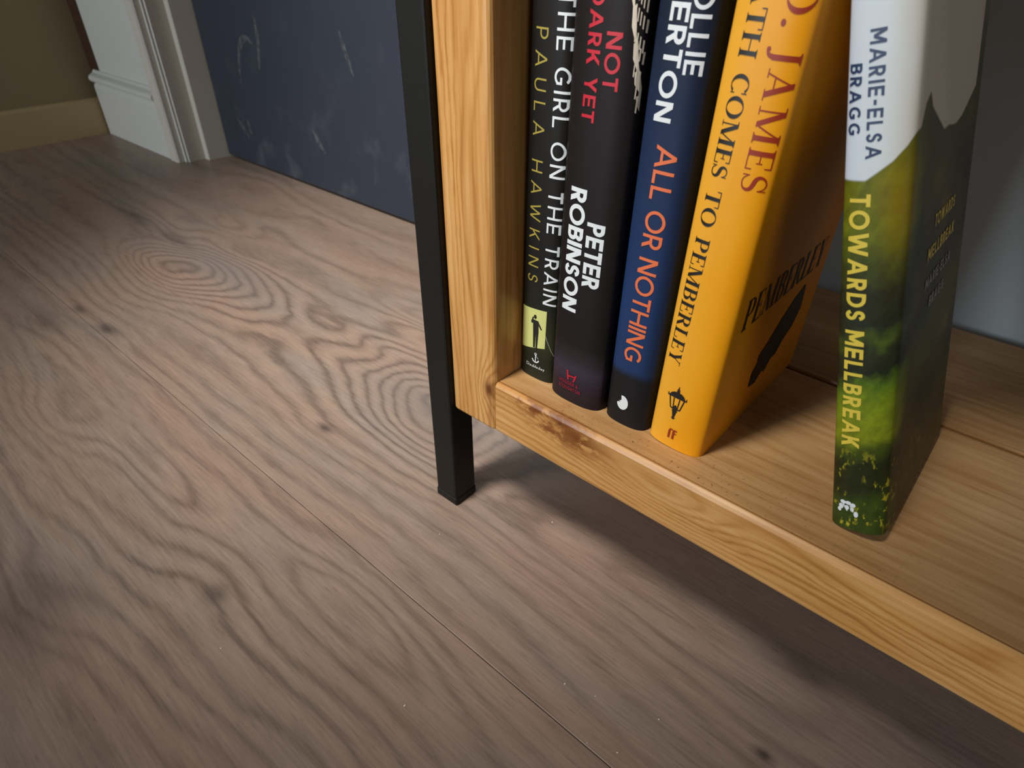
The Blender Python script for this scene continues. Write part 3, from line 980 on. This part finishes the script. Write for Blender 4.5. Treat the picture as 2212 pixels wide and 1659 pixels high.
lan = [lant(p) for p in [
    [(-6, 0), (6, 0), (7, 8), (-7, 8)], [(-14, 8), (14, 8), (12, 14), (-12, 14)], [(-6, 14), (6, 14), (15, 62), (-15, 62)],
    [(-18, 62), (18, 62), (20, 70), (-20, 70)], [(-12, 70), (12, 70), (16, 96), (-16, 96)], [(-9, 96), (9, 96), (7, 108), (-7, 108)],
    [(-36, 80), (-12, 74), (-12, 82), (-34, 90)], [(36, 80), (12, 74), (12, 82), (34, 90)],
    [(-36, 84), (-29, 84), (-45, 162), (-53, 162)], [(36, 84), (29, 84), (45, 162), (53, 162)],
    [(-17, 78), (-11, 78), (-16, 160), (-23, 160)], [(17, 78), (11, 78), (16, 160), (23, 160)],
    [(-62, 162), (62, 162), (66, 170), (-66, 170)], [(-56, 170), (56, 170), (42, 192), (24, 204), (-24, 204), (-42, 192)],
    [(-66, 164), (-58, 164), (-60, 184), (-64, 184)], [(66, 164), (58, 164), (60, 184), (64, 184)],
    [(-10, 204), (10, 204), (12, 214), (-12, 214)], [(-12, 220), (12, 220), (6, 230), (-6, 230)], [(-7, 212), (7, 212), (5, 222), (-5, 222)], [(-5, 228), (5, 228), (1, 250), (-1, 250)]]]
yel.decal('street_lantern_picture', lan, I['black'])
fx, fz = .0148, .0072
ffp = []
for dx in (0, .0028):
    ffp += G_rect(fx + dx, fz, fx + dx + .0015, fz + .0060) + G_path([(fx + dx + .0007, fz + .0050), (fx + dx + .0012, fz + .0070), (fx + dx + .0030, fz + .0068)], lambda f: .0013 - .0004 * f, 8)
ffp += G_rect(fx + .0044, fz + .0042, fx + .0056, fz + .0050)
yel.decal('publisher_emblem', ffp, I['maroon'])
yel.htext('cover_title_lettering', 'PEMBERLEY', serif, .20, .06, .0145, .138, .088, .0200, I['black'], side='cover')
qp = [(y_ + .012 * max(0, 1 - abs(z_ - .05) / .03) * (1 if k_ > 9 else -.6), z_) for k_, (y_, z_) in enumerate([(.060, .026), (.066, .034), (.062, .038), (.070, .044), (.068, .049), (.078, .055), (.090, .066), (.104, .075), (.118, .080), (.122, .074), (.116, .060), (.106, .048), (.096, .042), (.092, .034), (.084, .034), (.080, .026), (.074, .030), (.068, .024)])]
yel.decal('quill_picture', [qp], I['black'], side='cover')

# 5. green landscape book leaning on the yellow one
def green_jacket():
    t = NT('green_fell_landscape_jacket')
    n1 = t.noise(t.vec(t.mul(t.x, 60), t.mul(t.y, 26), t.mul(t.z, 40)), 1, 5, .6)
    n2 = t.noise(t.vec(t.mul(t.x, 160), t.mul(t.y, 70), t.mul(t.z, 150)), 1, 4, .65)
    n3 = t.noise(t.vec(t.mul(t.x, 330), t.mul(t.y, 150), t.mul(t.z, 170)), 1, 3, .6)
    # distance around the jacket: x on the spine, then y on the board
    s_ = t.add(t.x, t.m('MAXIMUM', t.m('SUBTRACT', t.y, .008), 0.0))
    tilt = t.add(t.z, t.mul(t.m('SUBTRACT', n1, .5), .030), t.mul(t.m('SUBTRACT', s_, .013), -.30))
    band = t.ramp(t.m('DIVIDE', tilt, .20), [
        (0, s2l(50, 66, 18)), (.09, s2l(56, 70, 18)), (.13, s2l(40, 44, 14)), (.21, s2l(36, 40, 12)), (.26, s2l(64, 76, 16)), (.31, s2l(124, 132, 20)),
        (.40, s2l(114, 132, 20)), (.45, s2l(84, 110, 24)), (.48, s2l(34, 38, 20)), (.53, s2l(40, 44, 24)), (.56, s2l(70, 82, 26)), (.60, s2l(36, 40, 24)),
        (.70, s2l(42, 44, 22)), (.76, s2l(64, 74, 22)), (.83, s2l(98, 106, 18)), (.92, s2l(108, 110, 16)), (1, s2l(80, 84, 14))])
    n4 = t.noise(t.vec(t.add(t.mul(s_, 190), t.mul(t.z, -110)), t.add(t.mul(t.z, 34), t.mul(s_, 40)), 0.0), 1, 4, .65)
    k = t.m('MULTIPLY_ADD', t.add(t.mul(n2, .5), t.mul(n4, .5)), 2.2, -.1)
    band = t.mix(1.0, band, t.vec(k, k, k), 'MULTIPLY')
    low = t.smooth(t.mul(t.z, -1), -.060, -.035)
    fleck = t.mul(t.smooth(n3, .52, .62), t.smooth(t.noise(t.vec(t.mul(t.x, 130), t.mul(t.y, 60), t.mul(t.z, 55)), 1, 3, .6), .48, .6), low)
    band = t.mix(t.mul(fleck, .85), band, s2l(186, 176, 44))
    ochre = t.mul(t.gauss(s_, t.z, .024, .178, .007, .022), .75)
    band = t.mix(ochre, band, s2l(134, 106, 10))
    # boards: mixed towards a darker brown on the right-hand board
    brd = t.mul(t.smooth(s_, .027, .046), .82)
    brown = t.ramp(n1, [(.3, s2l(44, 38, 18)), (.6, s2l(78, 66, 24)), (.75, s2l(110, 84, 30))])
    band = t.mix(brd, band, brown)
    # skyline: height of the hill against the pale sky, along s
    cv = t.t.nodes.new('ShaderNodeFloatCurve')
    mp = cv.mapping.curves[0]
    pts = [(-.001, .1885), (.0045, .1868), (.010, .1880), (.0143, .1911), (.020, .1955), (.0245, .2010), (.0285, .2086), (.0325, .2150), (.0390, .2185), (.0440, .2120), (.069, .1986), (.078, .1990), (.085, .1978), (.093, .1972), (.104, .1990), (.112, .2020), (.130, .2090)]
    for i, (a, b) in enumerate(pts):
        p = (min(max((a + .001) / .131, 0), 1), (b - .18) / .05)
        if i == 0:
            mp.points[0].location = p
        elif i == len(pts) - 1:
            mp.points[1].location = p
        else:
            mp.points.new(*p)
    for p_ in mp.points:
        p_.handle_type = 'VECTOR'
    cv.mapping.update()
    t.put(cv.inputs['Value'], t.m('DIVIDE', t.add(s_, .001), .131))
    hz = t.m('MULTIPLY_ADD', cv.outputs[0], .05, .18)
    sky = t.smooth(t.m('SUBTRACT', t.z, hz), -.0006, .0008)
    skyc = t.ramp(t.add(t.m('DIVIDE', s_, .06), t.mul(t.m('SUBTRACT', n1, .5), .15)), [(0, s2l(206, 216, 228)), (.25, s2l(212, 218, 220)), (.5, s2l(206, 196, 178))])
    col = t.mix(sky, band, skyc)
    return t.done(col, .48, n2, .02, .0003, .3)


gre = Book('hardback_book', 'green landscape hardback with pale sky, leaning left onto the amber yellow book', .2785, .0285, .0275, .008, .285, .122, -14.6, green_jacket())
gre.text('author_lettering', 'MARIE-ELSA', sans, .18, .22, 0, .2458, 9, .1970, .0092, .0096, .0060, I['navy'])
gre.text('author_lettering', 'BRAGG', sans, .19, .20, 0, .2342, 4, .2066, .0018, .0020, .0050, I['navy'])
gre.text('title_lettering', 'TOWARDS MELLBREAK', sans, .20, .17, 0, .1825, 16, .0535, .0040, .0049, .0086, I['yellow'])
cw = []
bx, bz = .0042, .0098
for (x, z, a, b) in [(.0030, .0078, .0016, .0013), (.0056, .0080, .0015, .0013), (.0080, .0072, .0013, .0014), (.0020, .0046, .0013, .0018), (.0050, .0048, .0012, .0016), (.0076, .0044, .0010, .0016), (.0096, .0016, .0012, .0020), (.0012, .0022, .0010, .0014)]:
    cw.append([(bx + x + a * math.cos(k * .785), bz + z + b * math.sin(k * .785)) for k in range(8)])
cw += [[(bx + .0026, bz + .0066), (bx + .0034, bz + .0066), (bx + .0056, bz + .0026), (bx + .0048, bz + .0026)], [(bx + .0062, bz + .0068), (bx + .0069, bz + .0068), (bx + .0084, bz + .0026), (bx + .0077, bz + .0026)]]
gre.decal('publisher_emblem', cw, I['white'])
gre.htext('cover_title_lettering', 'TOWARDS', sans, .2, .2, .048, .088, .1545, .0062, I['yellow'], side='cover')
gre.htext('cover_title_lettering', 'MELLBREAK', sans, .2, .2, .040, .092, .1400, .0062, I['yellow'], side='cover')
gre.htext('cover_author_lettering', 'MARIE-ELSA', sans, .18, .2, .040, .090, .1255, .0055, I['grey'], side='cover')
gre.htext('cover_author_lettering', 'BRAGG', sans, .18, .2, .051, .081, .1130, .0055, I['grey'], side='cover')

# ------------------------------------------------------------------ crumbs on the floor
crumb_mat = plain('white_crumb', s2l(232, 226, 214), .8, .1, 500)
proto = None
for (x, y) in [(.239, -.047), (.212, -.091), (.177, -.069), (.230, -.083), (.105, -.153), (.078, .042), (.198, -.062), (.013, -.034), (-.085, -.157), (-.028, -.214)]:
    if proto is None:
        bm = bmesh.new()
        bmesh.ops.create_icosphere(bm, subdivisions=1, radius=.0008)
        for v in bm.verts:
            v.co *= random.uniform(.7, 1.2)
            v.co.z *= .7
        zmin = min(v.co.z for v in bm.verts)
        for v in bm.verts:
            v.co.z -= zmin
        o = proto = from_bm('crumb', bm, crumb_mat)
    else:
        o = proto.copy()
        C.objects.link(o)
    o.location = (x, y, 0)
    k = random.uniform(.5, 1.1)
    o.scale = (k, k, k)
    o.rotation_euler = (0, 0, random.uniform(0, 6))
    o['label'] = 'tiny white crumb lying on the wooden floor in front of the bookcase'
    o['category'] = 'crumb'
    o['group'] = 'white crumbs on the floor'
